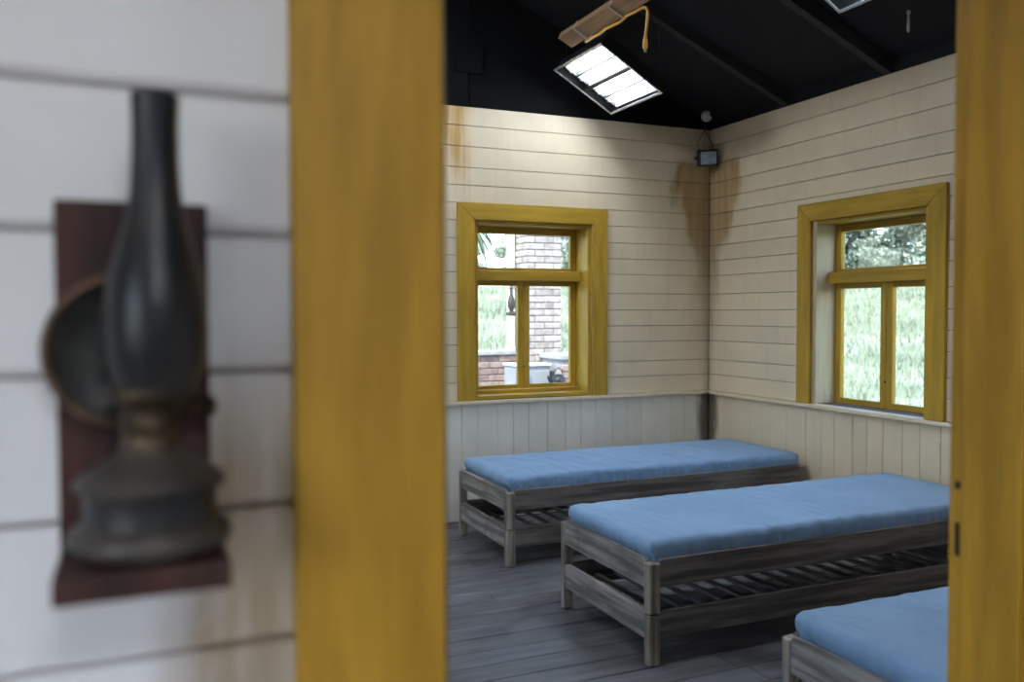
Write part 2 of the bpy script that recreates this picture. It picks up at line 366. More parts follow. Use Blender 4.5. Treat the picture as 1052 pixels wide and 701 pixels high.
wall_boards(wall_left, YP1, YW, svl, [opL, opL2], conv_left)
# chair rails
def rail(name, x0, x1, y0, y1): return struct(name, bbox(x0, x1, y0, y1, RZ-.024, RZ, .004, 2), M['room'])
rail('trim_1', XL+.03, XW, YW-.032, YW+.006); rail('trim_2', XW-.032, XW+.006, YP1, YW-.032); rail('trim_3', XL-.006, XL+.032, YP1, YW-.032)
# ------------------------------------------------------------------ ceiling: black sloping boards, rafters, black gable
SL, RZ0, XR = .42, 2.92, 1.254
def roofz(x): return RZ0 + SL*(XW - x) if x >= XR else RZ0 + SL*(x - XL)
ceiling = struct('ceiling', prism([(XW+.6, roofz(XW+.6)), (XR, roofz(XR)), (XL-.6, RZ0-SL*.6), (XL-.6, RZ0-SL*.6+.1), (XR, roofz(XR)+.1), (XW+.6, roofz(XW+.6)+.1)], 'y', YP1-.3, YW+.45), M['black'])
for yr in (1.276, 2.146, 3.016, 3.886, 4.756):
    for sgn in (1, -1):
        xa = XW if sgn > 0 else XL
        p = [(xa, RZ0), (XR, roofz(XR)), (XR, roofz(XR)-.075), (xa, RZ0-.075)]
        obj('rafter', prism(p, 'y', yr-.03, yr+.03, .003), M['rafter'], ceiling)
# plates on the wall tops, closing the gap under the roof
for i, xs in enumerate(((XW+.002, XW+.24), (XL-.24, XL-.002))):
    bm = bmesh.new(); box(bm, xs[0], xs[1], YP1, YW+.24, ZT+.001, RZ0+(-.02 if 0 else .0)); struct('trim_%d' % (4+i), bm, M['black'])
def gable(name, yy0, yy1):
    poly = [(XL, ZT), (XW, ZT), (XW, RZ0), (XR, roofz(XR)), (XL, RZ0)]
    return struct(name, prism(poly, 'y', yy0, yy1), M['black'])
gb = gable('wall_gable_back', YW+.012, YW+.2); gable('wall_gable_front', YP0+.02, YP1)
def gpanel(x0, x1, z0=None):
    z0 = ZT+.002 if z0 is None else z0
    pts = [(x0, z0), (x1, z0), (x1, roofz(x1)-.004)] + ([(XR, roofz(XR)-.004)] if x0 < XR < x1 else []) + [(x0, roofz(x0)-.004)]
    obj('panel', prism(pts, 'y', YW, YW+.011, .001), M['blackpanel'], gb)
for a, b in ((XL, -.35), (-.35, .9), (.9, 2.124), (2.124, 3.35), (3.35, XW)): gpanel(a+.004, b-.004)
obj('hatch_cover', bbox(2.02, 2.225, YW-.016, YW-.001, 3.07, 3.26, .003), M['blackpanel'], gb)
# ------------------------------------------------------------------ partition with the doorway, and the hall the camera stands in
DX0, DX1, DZ = .2745, 1.12, 2.12
bm = bmesh.new(); slab_open(bm, XL-.25, XW+.25, 0, ZT, [(DX0-.03, DX1+.03, 0, DZ+.03)], lambda a, b, c, d: box(bm, a, b, YP0+.018, YP1-.018, c, d)); wall_front = struct('wall_front', bm, M['gap'])
NS = [1.637-.1203*k for k in range(-7, 15)]; NS[7:12] = [1.6372, 1.5167, 1.3975, 1.2773, 1.1565]; NS[-1] = .002
for zt, zb in zip(NS, NS[1:]):
    for (a, b) in ((-1.5, DX0-.10), (DX1+.10, 2.4)):
        if zb < DZ+.05: obj('board', bbox(a, b, YP0+random.uniform(-.001, .001), YP0+.018, zb+.0014, zt-.0014, .0058), M['hall'], wall_front)
    if zb >= DZ+.05: obj('board', bbox(-1.5, 2.4, YP0, YP0+.018, zb+.0014, zt-.0014, .0058), M['hall'], wall_front)
for zt, zb in zip(ZS, ZS[1:]):
    for (a, b) in ((XL, DX0-.1), (DX1+.1, XW)): obj('board', bbox(a, b, YP1-.018, YP1, zb+.0016, zt-.0016, .0028), M['room'], wall_front)
door = tag(empty('door_1', (DX0, YP0, 0)), kind='structure')
def dpart(name, bm, m): 
    o = obj(name, bm, m, door); o.matrix_parent_inverse = Matrix.Translation((-DX0, -YP0, 0)); return o
CW = .146
dpart('casing_board', prism([(DX0-CW, 0), (DX0-.006, 0), (DX0-.006, DZ), (DX0-CW, DZ+CW)], 'y', YP0-.016, YP0+.001, .004, 2), M['ochre_door'])
dpart('casing_board', prism([(DX1, 0), (DX1+CW, 0), (DX1+CW, DZ+CW), (DX1, DZ)], 'y', YP0-.016, YP0+.001, .004, 2), M['ochre_door'])
dpart('casing_board', prism([(DX0-.006, DZ), (DX1, DZ), (DX1+CW, DZ+CW), (DX0-CW, DZ+CW)], 'y', YP0-.016, YP0+.001, .004, 2), M['ochre_door'])
dpart('jamb', bbox(DX0-.03, DX0, YP0-.004, YP1+.004, 0, DZ, .004, 2), M['brownwood'])  # dark brown strip beside the casing's inner edge
dpart('jamb', bbox(DX1, DX1+.03, YP0, YP1+.004, 0, DZ, .004, 2), M['ochre_door'])
dpart('door_stop', bbox(DX1-.010, DX1, YP0+.02, YP1-.024, 0, DZ, .003, 2), M['ochre_door'])
dpart('head_jamb', bbox(DX0, DX1, YP0, YP1, DZ, DZ+.03, .003), M['ochre_door'])
for (z0, z1) in ((1.185, 1.196), (1.085, 1.135)): dpart('latch_slot', bbox(DX1-.002, DX1+.004, YP1-.016, YP1-.009, z0, z1, 0), M['blackmetal'])
# hall
bm = bmesh.new(); slab_open(bm, -2.2, YP0+.02, 0, 2.5, [(-1.5, -.1, .95, 2.1)], lambda a, b, c, d: box(bm, -1.62, -1.5, a, b, c, d)); struct('wall_hall_left', bm, M['white'])  # unseen window opening, added to let daylight into the hall
bm = bmesh.new(); box(bm, 2.4, 2.55, -2.2, YP0+.02, 0, 2.5); struct('wall_hall_right', bm, M['white'])
bm = bmesh.new(); box(bm, -1.62, 2.55, -2.35, -2.2, 0, 2.5); struct('wall_hall_back', bm, M['white'])
bm = bmesh.new(); box(bm, -1.62, 2.55, -2.35, YP0+.02, 2.5, 2.6); struct('ceiling_hall', bm, M['white'])
# ------------------------------------------------------------------ windows
def make_window(name, loc, rz, zs, zcb, depth, sill_mat, lin_mat):
    """u to the right seen from inside, v outward; zs shifts all heights, zcb = underside of the casing"""
    w = tag(empty(name, loc, rz), kind='structure')
    def part(n, bm, m, p=None): return obj(n, bm, m, p or w)
    hw, ZTp, cw, ow = WIN_HW, 2.055+zs, .122, .5825
    iw = ow - cw; top = 2.193+zs; it = top-.115
    part('casing_board', prism([(-ow, zcb), (-iw, zcb), (-iw, it), (-ow, top)], 'y', -.026, .001, .003), M['ochre'])
    part('casing_board', prism([(iw, zcb), (ow, zcb), (ow, top), (iw, it)], 'y', -.026, .001, .003), M['ochre'])
    part('casing_board', prism([(-iw, it), (iw, it), (ow, top), (-ow, top)], 'y', -.026, .001, .003), M['ochre_h'])
    zb = .868+zs
    # lining
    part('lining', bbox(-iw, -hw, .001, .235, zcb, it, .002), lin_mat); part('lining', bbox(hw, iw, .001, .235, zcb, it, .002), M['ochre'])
    part('lining', bbox(-hw, hw, .001, .235, ZTp, it, .002), M['ochre_h'])
    part('inner_sill', bbox(-hw, hw, .0, .235, zcb+.004, zb-.004, .003), sill_mat)
    part('transom', bbox(-hw, hw, .105, .20, 1.669+zs, 1.743+zs, .005, 2), M['ochre_h'])
    if sill_mat is not M['white']: part('bottom_rail', bbox(-hw, hw, .12, .20, zb-.004, zb+.022, .003), M['ochre_h'])
    def sash(u0, u1, z0, z1, st, tr, br, v=depth):
        s = empty('sash', (0, 0, 0)); s.parent = w
        for a, b in ((u0, u0+st), (u1-st, u1)): part('stile', bbox(a, b, v, v+.036, z0, z1, .003), M['ochre'], s)
        part('top_rail', bbox(u0+st, u1-st, v+.001, v+.035, z1-tr, z1, .003), M['ochre_h'], s)
        part('lower_rail', bbox(u0+st, u1-st, v+.001, v+.035, z0, z0+br, .003), M['ochre_h'], s)
        part('glass_pane', bbox(u0+st-.004, u1-st+.004, v+.016, v+.020, z0+br-.004, z1-tr+.004, 0), M['glass'], s)
    sash(-hw+.001, hw-.001, 1.7432+zs, ZTp-.001, .045, .046, .022)
    sash(-hw+.001, -.001, zb+.0005, 1.6688+zs, .046, .034, .05); sash(.001, hw-.001, zb+.0005, 1.6688+zs, .046, .034, .05)
    st = part('outer_stop', bbox(-hw, hw, depth+.04, depth+.06, ZTp-.02, ZTp, 0), M['ochre_h'])
    # hardware
    tb = lathe([(0, -.006), (.006, -.006), (.006, .006), (0, .006)], 12); part('catch', tb, M['brassold']).location = (0, depth-.006, 1.05+zs)
    return w
make_window('window_1', (WBX, YW, 0), 0, 0, RZ+.001, .185, M['ochre_h'], M['ochre'])
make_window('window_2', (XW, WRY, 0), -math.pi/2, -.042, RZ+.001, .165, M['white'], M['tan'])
make_window('added_window_3', (XL, 3.46, 0), math.pi/2, -.042, RZ+.001, .165, M['white'], M['tan'])  # unseen window, added to bring daylight in from the left
make_window('added_window_4', (XL, 1.90, 0), math.pi/2, -.042, RZ+.001, .165, M['white'], M['tan'])  # second unseen window, added for more daylight from the left
# light portals in the window openings, guiding the daylight that comes through
def portal(loc, rot, sx, sy):
    l = bpy.data.lights.new('window_portal', 'AREA'); l.shape = 'RECTANGLE'; l.size = sx; l.size_y = sy; l.cycles.is_portal = True
    o = bpy.data.objects.new('window_portal', l); COL.objects.link(o); o.location = loc; o.rotation_euler = rot
portal((WBX, YW+.3, 1.46), (-math.pi/2, 0, 0), .95, 1.25)
portal((XW+.3, WRY, 1.42), (0, math.pi/2, 0), 1.25, .95)
portal((XL-.3, 3.46, 1.42), (0, -math.pi/2, 0), 1.25, .95)
portal((XL-.3, 1.90, 1.42), (0, -math.pi/2, 0), 1.25, .95)
portal((-1.66, -.8, 1.525), (0, -math.pi/2, 0), 1.2, 1.45)
# ------------------------------------------------------------------ beds
BL, BW, BH = 2.145, .8125, .2122
def round_top(u0, u1, z0, z1, r, n=4):
    p = [(u0, z0), (u1, z0)]
    p += [(u1-r+r*math.cos(a), z1-r+r*math.sin(a)) for a in [math.pi/2*i/n for i in range(n+1)]]
    p += [(u0+r-r*math.sin(a), z1-r+r*math.cos(a)) for a in [math.pi/2*i/n for i in range(n+1)]]
    return p
def make_bed():
    root = empty('stacking_bed_frame')
    def leg(ix, iy):
        lx, ly, r = .050, .046, .020; p = []
        p = [(lx, 0.0), (lx, ly), (0.0, ly)] + [(r-r*math.sin(a), r-r*math.cos(a)) for a in [0.0]][:0]
        p += [(r-r*math.cos(a), r-r*math.sin(a)) for a in [math.pi/2*i/5 for i in range(6)]]
        q = [((BL-x) if ix else x, (BW-y) if iy else y) for x, y in p]
        return prism(q, 'z', 0.0055, BH-.0008, .0024)
    for ix in (0, 1):
        for iy in (0, 1):
            obj('leg', leg(ix, iy), M['wz'], root)
            px_, py_ = (BL-.025 if ix else .025), (BW-.023 if iy else .023)
            obj('foot_pad', lathe([(0, .0003), (.017, .0003), (.018, .0055), (0, .0055)], 12, px_, py_), M['blackmetal'], root)
    zr0, zr1 = .111, .2255
    for s in (0, 1):
        y0, y1 = (.008, .030) if s == 0 else (BW-.030, BW-.008)
        obj('side_rail', prism(round_top(.047, BL-.047, zr0, zr1, .020), 'y', y0, y1, .002), M['wx_shade'], root)
        x0, x1 = (.006, .028) if s == 0 else (BL-.028, BL-.006)
        obj('end_board', prism(round_top(.043, BW-.043, zr0-.004, zr1, .020), 'x', x0, x1, .002), M['wy'], root)
        yb0, yb1 = (.030, .052) if s == 0 else (BW-.052, BW-.030)
        obj('slat_ledger', bbox(.05, BL-.05, yb0, yb1, .112, .140, .002), M['wx_shade'], root)
    n = 19; sl = bbox(-.014, .014, .034, BW-.034, .1402, .155, .002); first = None
    for i in range(n):
        x = .075 + (BL-.15)*i/(n-1)
        if first is None: first = obj('slat', sl, M['slat'], root, (x, 0, 0))
        else: mobj('slat', first.data, None, root, (x, 0, 0))
    return root
def make_mattress(seed):
    x0, x1, y0, y1, z0, z1, r = .036, BL-.036, .034, BW-.034, .1555, .297, .023
    cx, cy, cz = (x0+x1)/2, (y0+y1)/2, (z0+z1)/2; hx, hy, hz = (x1-x0)/2, (y1-y0)/2, (z1-z0)/2
    bm = bmesh.new(); nx, ny, nz = 210, 80, 12
    def lin(n, h): return [-h + 2*h*i/n for i in range(n+1)]
    gx, gy, gz = lin(nx, hx), lin(ny, hy), lin(nz, hz)
    def warp(a): return a
    def P(x, y, z):
        # pull grid lines towards the rounded edge so that it stays smooth
        ix, iy, iz = max(-hx+r, min(hx-r, x)), max(-hy+r, min(hy-r, y)), max(-hz+r, min(hz-r, z))
        d = Vector((x-ix, y-iy, z-iz))
        if d.length > 1e-6:
            nrm = d.normalized(); p = Vector((ix, iy, iz)) + nrm*r
        else: nrm = Vector((0, 0, 1 if z > 0 else -1)); p = Vector((x, y, z))
        q = p + Vector((seed*3.7, seed*1.3, 0))
        h = 0
        if nrm.z > -.2:
            top = max(0, nrm.z)
            ex = min(hx-abs(p.x), hy-abs(p.y)); edge = max(0, 1-ex/.14)
            # long soft folds across the top, tight gathers along the rim
            h += top*(.004*noise.noise(Vector((q.x*1.2 + q.y*1.8, q.y*5 - q.x*1.5, 3))) + .0026*(1-abs(noise.noise(Vector((q.x*6 + q.y*2.2, q.y*1.4, 9))))*2.2))
            h += top*edge*.0045*noise.noise(Vector((q.x*18, q.y*18, 1)))
            h += .006*top*(1-edge)
            s = 1-top
            lift = max(0, min(1, (p.z-.003)/.016)); lift = lift*lift*(3-2*lift)
            h += s*lift*(.013 if abs(nrm.x) > abs(nrm.y) else .004)
            cd = (hx-abs(p.x)) if abs(nrm.y) > .5 else (hy-abs(p.y))
            near = max(0, 1-cd/.55)
            low = max(0, min(1, (.035-p.z)/.05))
            h -= s*near*low*.016*max(0, noise.noise(Vector((q.x*21 + p.z*6, q.y*21, seed))) - .05)*1.6
            h -= s*.010*math.exp(-((cd-.026)/.007)**2)*low
            h += s*(.006*noise.noise(Vector((q.x*15, q.y*15, q.z*5))) + .006*noise.noise(Vector((q.x*38+q.z*8, q.y*38, q.z*6))))*(.35+.65*max(0, min(1, (hz*.75-p.z)/hz+.25)))
        return Vector((cx, cy, cz)) + p + nrm*h
    def sheet(us, vs, f):
        g = [[bm.verts.new(f(u, v)) for v in vs] for u in us]
        for i in range(len(us)-1):
            for j in range(len(vs)-1): bm.faces.new((g[i][j], g[i+1][j], g[i+1][j+1], g[i][j+1]))
    sheet(gx, gy, lambda u, v: P(u, v, hz)); sheet(gx, gy[::8], lambda u, v: P(u, v, -hz))
    for s in (-1, 1):
        sheet(gx, gz, lambda u, v: P(u, s*hy, v)); sheet(gy, gz, lambda u, v: P(s*hx, u, v))
    bmesh.ops.remove_doubles(bm, verts=bm.verts[:], dist=.0004)
    return bm
proto = make_bed(); used = False
stacks = [((1.913, 4.48), 'under the back window, farthest from the doorway', 'far bed under the back window'),
          ((1.899, 2.981), 'in the middle, beneath the right window', 'middle bed'),
          ((1.855, 1.347), 'nearest to the doorway, cut off by the right jamb', 'bed nearest the doorway')]
for i, ((bx, by), lab, short) in enumerate(stacks):
    for lv in (0, 1):
        if used: b = copytree(proto)
        else: b = proto; used = True
        b.location = (bx, by, lv*BH)
        tag(b, ('grey wooden slatted bed frame carrying the blue mattress, ' if lv else 'empty grey wooden slatted bed frame at the bottom of the stack, ') + lab.split(',')[0] + (', topmost' if 0 else ''), 'bed frame', 'stacked grey wooden bed frames')
    mt = obj('mattress', make_mattress(i+1), M['sheet'], None, (bx, by, BH), smooth=True)
    tag(mt, ['blue sheeted mattress on the far bed below the back window', 'creased blue sheeted mattress on the middle bed below the right window', 'blue sheeted mattress on the nearest bed, partly hidden by the doorway jamb'][i], 'mattress', 'blue mattresses on the bed stacks')
# ------------------------------------------------------------------ fluorescent troffers hung under the slope
def make_troffer(tm):
    root = empty('fluorescent_troffer')
    # local frame: a runs down the slope (0..A), y from -B..0, c points out of the open face
    A, B, D = .503, .63, .085
    def bx(name, x0, x1, y0, y1, z0, z1, m, bev=0, p=None): return obj(name, bbox(x0, x1, y0, y1, z0, z1, bev), m, p or root)
    bx('back_pan', 0, A, -B, 0, D-.004, D, M['blackmetal'])
    for (x0, x1, y0, y1) in ((0, .003, -B, 0), (A-.003, A, -B, 0), (0, A, -B, -B+.003), (0, A, -.003, 0)): bx('side_wall', x0, x1, y0, y1, 0, D, M['blackmetal'])
    t = .009
    for (x0, x1, y0, y1) in ((-.012, t-.004, -B-.012, .012), (A-t+.004, A+.012, -B-.012, .012), (0, A, -B-.012, -B+t-.004), (0, A, -t+.004, .012)): bx('rim', x0, x1, y0, y1, -.004, 0, M['steel'], .001)
    bx('divider', A/2-.010, A/2+.010, -B+.003, -.003, .006, .05, M['blackmetal'])
    for s in (0, 1):
        c0 = .02 + s*(A/2-.004); w = A/2 - .036
        # folded white reflector: trough in W section
        pts = [(c0, .012), (c0+.05, .062), (c0+w/2-.012, .062), (c0+w/2, .040), (c0+w/2+.012, .062), (c0+w-.05, .062), (c0+w, .012)]
        bm = bmesh.new(); lo = [bm.verts.new((x, -B+.03, z)) for x, z in pts]; hi = [bm.verts.new((x, -.09, z)) for x, z in pts]
        lo2 = [bm.verts.new((x, -B+.03, z+.002)) for x, z in pts]; hi2 = [bm.verts.new((x, -.09, z+.002)) for x, z in pts]
        for i in range(len(pts)-1): bm.faces.new((lo[i], lo[i+1], hi[i+1], hi[i])); bm.faces.new((lo2[i], hi2[i], hi2[i+1], lo2[i+1]))
        for p, q in ((lo, lo2), (hi, hi2)):
            for i in range(len(pts)-1): bm.faces.new((p[i], q[i], q[i+1], p[i+1]))
        obj('reflector', bm, M['refl'], root)
        for yy in (-.0925, -B+.029): obj('end_plate', prism([(c0, .012), (c0+w, .012), (c0+w-.05, .062), (c0+.05, .062)], 'y', yy, yy+.002), M['darksteel'], root)
        bx('baffle', c0+w/2-.006, c0+w/2+.006, -B+.035, -.094, .012, .030, M['blackmetal'])
        for k in (0, 1):
            xt = c0 + w*(.29 + .42*k); zt = .036
            tb = tube(bmesh.new(), [(xt, -B+.05, zt), (xt, -.085, zt)], .016, 14); tu = obj('tube', tb, tm, root, smooth=True)
            for yy in (-.085, -B+.030): bx('lampholder', xt-.009, xt+.009, yy, yy+.02, zt-.018, zt+.024, M['refl'], .002)
    return root
def place_troffer(o, off):
    a = Vector((.435, 0, -.252)).normalized(); yv = Vector((0, 1, 0)); c = a.cross(yv)
    if c.z < 0: c = -c
    # columns: local x -> a, local y -> Y, local z -> c (pointing up to the pan)
    o.matrix_world = Matrix.Translation(Vector((2.675, 5.405, 3.098)) + Vector(off)) @ Matrix((a, yv, c)).transposed().to_4x4()
tr1 = make_troffer(M['tube_old']); tr2 = make_troffer(M['tube']); tr3 = make_troffer(M['tube_hall_fill']); tr4 = make_troffer(M['tube_fill']); tr5 = copytree(tr1)
for o, off in ((tr1, (0, 0, 0)), (tr2, (-.03, -2.2, .018))): place_troffer(o, off)
tr3.matrix_world = Matrix.Translation((-.1, -.9, 2.414))  # unseen troffer, added to light the hall side of the partition
a = Vector((-.435, 0, -.252)).normalized(); q = Vector((0, -1, 0))
for o, xx, yy, zz in ((tr4, .98, 4.2, 3.52), (tr5, -.167, 2.575, 3.098)): o.matrix_world = Matrix.Translation((xx, yy, zz)) @ Matrix((a, q, a.cross(q))).transposed().to_4x4()  # unseen troffers, added as fill light from the left slope
tag(tr4, 'added unseen fluorescent fill light on the left roof slope by the back wall', 'ceiling light', 'fluorescent ceiling lights')
tag(tr5, 'added unseen fluorescent fill light on the left roof slope by the doorway', 'ceiling light', 'fluorescent ceiling lights')
tag(tr1, 'lit square fluorescent ceiling light with four tubes, below the timber beam', 'ceiling light', 'fluorescent ceiling lights')
tag(tr2, 'lit fluorescent ceiling light above the right window, mostly above the frame', 'ceiling light', 'fluorescent ceiling lights')
tag(tr3, 'added unseen fluorescent fill light in the hall outside the doorway', 'ceiling light', 'fluorescent ceiling lights')
for o in (tr1, tr2, tr4, tr5):
    bpy.context.view_layer.update()
    for (u, v) in ((.02, -.05), (.48, -.05), (.02, -.58), (.48, -.58)):
        p = o.matrix_world @ Vector((u, v, .085)); ln = roofz(p.x) - .001 - p.z
        h = obj('hanger_wire', tube(bmesh.new(), [(0, 0, 0), (0, 0, ln)], .0016, 5), M['blackmetal'], o)
        h.matrix_parent_inverse = o.matrix_world.inverted(); h.location = p
# ------------------------------------------------------------------ hanging timber with yellow cable
bw = empty('timber_beam', (2.4885, 3.4, 3.117)); bw.rotation_euler = (0, math.radians(26.8), 0)
obj('joist', bbox(-.053, .053, -1.6, 1.5, 0, .045, .003), M['timber'], bw)
for yy in (-.384, .486): obj('hanger_rod', tube(bmesh.new(), [(-.01, yy, .044), (-.185, yy, .375)], .004, 6), M['blackmetal'], bw)
for yy in (.86, 1.28): obj('cable_tie', bbox(-.0555, .066, yy-.004, yy+.004, -.0135, .0475, 0), M['pale'], bw)
tag(bw, 'rough brown timber hanging under the black roof above the ceiling light', 'beam')
cb = empty('yellow_cable', (2.54, 4.05, 2.86)); tag(cb, 'yellow cable tied along the hanging timber, its plug dangling loose', 'cable')
def cpart(n, bm, m, sm=True):
    o = obj(n, bm, m, cb, smooth=sm); o.matrix_parent_inverse = Matrix.Translation((-2.54, -4.05, -2.86)); return o
pts = [(2.541+.004*math.sin(k*1.7), 4.72-.08*k, 3.083+.004*math.sin(k*2.3)) for k in range(8)] + [(2.545, 4.085, 3.086), (2.552, 4.055, 3.075), (2.553, 4.045, 3.05), (2.548, 4.047, 2.98), (2.541, 4.05, 2.915)]
cpart('cord', tube(bmesh.new(), pts, .0085, 8), M['yellow'])
cpart('plug', lathe([(0, 2.852), (.009, 2.853), (.014, 2.862), (.015, 2.885), (.010, 2.915), (0, 2.917)], 12, 2.541, 4.05), M['yellow'])
for dx in (-.005, .005): cpart('pin', tube(bmesh.new(), [(2.541+dx, 4.05, 2.853), (2.541+dx, 4.05, 2.838)], .002, 6), M['steel'])
# pull switch on a cord
ps = empty('pull_cord', (3.516, 3.2, 2.817)); tag(ps, 'black pull cord with a pale handle hanging by the right roof slope', 'pull cord')
obj('cord', tube(bmesh.new(), [(0, 0, .09), (.002, 0, .2), (0, 0, roofz(3.516)-2.817-.001)], .003, 6), M['blackmetal'], ps)
obj('handle', lathe([(0, 0), (.006, .001), (.008, .02), (.006, .075), (.004, .082), (.009, .088), (.010, .098), (.006, .106), (0, .107)], 12), M['pale'], ps, smooth=True)
# floodlight in the corner
fl = empty('floodlight', (4.0, 5.5, 2.607)); fl.rotation_euler = (math.radians(12), math.radians(-4), math.radians(-20))
hb = prism([(-.078, -.062), (.078, -.062), (.078, .062), (-.078, .062)], 'y', -.03, .01, .006, 2); obj('housing', hb, M['blackmetal'], fl)
for k in range(6): obj('cooling_fin', bbox(-.066+.025*k, -.058+.025*k, .01, .04, -.045, .045, .001), M['blackmetal'], fl)
obj('lens', bbox(-.060, .060, -.0335, -.0295, -.046, .046, .001), M['lens'], fl)
for sx in (-.085, .085): obj('bracket_arm', bbox(min(sx, sx*.93), max(sx, sx*.93), -.018, .045, -.012, .012, .001), M['blackmetal'], fl)
obj('bracket', bbox(-.085, .085, .045, .049, -.012, .012, .001), M['blackmetal'], fl)
tag(fl, 'small black floodlight with grey glass fixed high in the wall corner', 'floodlight')
bpy.context.view_layer.update()
for i, dx in enumerate((-.03, .0, .045)):
    pth = [(dx*1.6, .0, .0), (dx*1.9-.006, .02, .07), (dx*.9+.02, .05, .13), (.05, .082, .19), (.055, .086, .235)]
    w = obj('wire', tube(bmesh.new(), pth, .0032, 6), [M['blackmetal'], M['pale'], M['brownwood']][i], fl, smooth=True)
    w.matrix_parent_inverse = fl.matrix_world.inverted(); w.location = (4.0, 5.52, 2.65)
cmr = empty('security_sensor', (3.955, 5.45, 2.905)); tag(cmr, 'pale grey round sensor on the black roof above the floodlight', 'sensor')
obj('ball', lathe([(.0, -.042), (.02, -.037), (.036, -.022), (.041, 0), (.036, .022), (.02, .037), (0, .042)], 20), M['pale'], cmr, smooth=True)
ob = lathe([(0, 0), (.014, .001), (.016, .006), (.012, .012), (0, .013)], 16); o = obj('eye', ob, M['blackmetal'], cmr, (.012, -.040, .004)); o.rotation_euler = (math.radians(90), 0, 0)
obj('mount', tube(bmesh.new(), [(0, .005, .035), (.004, .012, .076)], .012, 10), M['blackmetal'], cmr)
# ------------------------------------------------------------------ oil lamp on its bracket beside the doorway
br = empty('lamp_bracket', (.003, YP0, 1.22)); tag(br, 'reddish brown wooden wall board with a shelf, holding the oil lamp', 'wall bracket')
def bpart(n, bm, m):
    o = obj(n, bm, m, br); o.matrix_parent_inverse = Matrix.Translation((-.003, -YP0, -1.22)); return o
bpart('back_board', bbox(-.056, .058, .771, YP0-.0015, 1.222, 1.539, .002, 2), M['plaque'])
bpart('shelf', bbox(-.053, .062, .648, .771, 1.2525, 1.2715, .002, 2), M['plaque'])
bpart('shelf_brace', prism([(.771, 1.2525), (.70, 1.2525), (.771, 1.224)], 'x', -.008, .008, .001), M['plaque'])
for zz in (1.526, 1.238):
    sb = lathe([(0, 0), (.004, 0), (.0035, .0015), (0, .002)], 10); o = bpart('screw', sb, M['rust']); o.location = (.003, .771, zz); o.rotation_euler = (math.radians(90), 0, 0)
LX, LY, LZ = .0105, .708, 1.2717
lp = empty('oil_lamp', (LX, LY, LZ)); tag(lp, 'old oil lamp with soot dark glass chimney and round reflector on the wall shelf', 'oil lamp')
def Z(z): return z-LZ
obj('tank_base', lathe([(0, 0), (.046, 0), (.0545, .003), (.0575, .008), (.0575, .015), (.054, .020), (.047, .024), (.0445, .026)], 40), M['tank'], lp, smooth=True)
obj('tank_waist', lathe([(.0475, .0235), (.0470, .030), (.0470, .044), (.0480, .0475)], 40), M['iron'], lp, smooth=True)
obj('tank_shoulder', lathe([(.0465, .046), (.0525, .0485), (.0535, .052), (.0515, .056), (.036, .066), (.024, .073), (.020, .079)], 40), M['tank'], lp, smooth=True)
bu = obj('burner', lathe([(.020, .072), (.022, .078), (.020, .083), (.020, .090), (.023, .094), (.020, .099), (.021, .108), (.027, .114), (.030, .117), (.030, .121), (.0, .121)], 32), M['brassold'], lp, smooth=True)
kn = obj('wick_knob', lathe([(0, .022), (.002, .022), (.002, .05), (.009, .051), (.009, .055), (0, .056)], 14), M['brassold'], bu, (0, 0, .103)); kn.rotation_euler = (0, math.radians(90), math.radians(35))
ch = [(.0275, Z(1.388)), (.029, Z(1.398)), (.034, Z(1.416)), (.0365, Z(1.437)), (.0345, Z(1.458)), (.030, Z(1.478)), (.0243, Z(1.50)), (.0195, Z(1.52)), (.0165, Z(1.54)), (.0152, Z(1.565)), (.0150, Z(1.59)), (.0156, Z(1.607)), (.0160, Z(1.612))]
ch = [(r*(1.04 if z < .2 else 1.10), z) for r, z in ch]
chm = obj('chimney', lathe(ch + [(r-.0014, z) for r, z in ch[::-1]], 40), M['smoked'], lp, (.0035, 0, 0), smooth=True); chm.rotation_euler = (0, math.radians(.6), 0)
rf = empty('reflector', (-.0150, .036, Z(1.4205))); rf.parent = lp; rf.rotation_euler = (math.radians(90), 0, math.radians(3))
obj('dish', lathe([(0, -.012), (.02, -.011), (.04, -.006), (.0555, .002), (.0555, .0005), (.04, -.0075), (.02, -.0125), (0, -.0135)], 40), M['dish'], rf, smooth=True)
tr_ = bmesh.new(); R0, r0, N1, N2 = .0570, .0036, 48, 8
vg = [[tr_.verts.new(((R0+r0*math.cos(b))*math.cos(a), (R0+r0*math.cos(b))*math.sin(a), .002+r0*math.sin(b))) for b in [2*math.pi*j/N2 for j in range(N2)]] for a in [2*math.pi*i/N1 for i in range(N1)]]
for i in range(N1):
    for j in range(N2): tr_.faces.new((vg[i][j], vg[(i+1) % N1][j], vg[(i+1) % N1][(j+1) % N2], vg[i][(j+1) % N2]))
obj('rim', tr_, M['rust'], rf, smooth=True)
obj('reflector_arm', tube(bmesh.new(), [(-.012, .0, .085), (-.012, .03, .09), (-.015, .040, .11), (-.015, .042, .14)], .0025, 8), M['brassold'], lp)
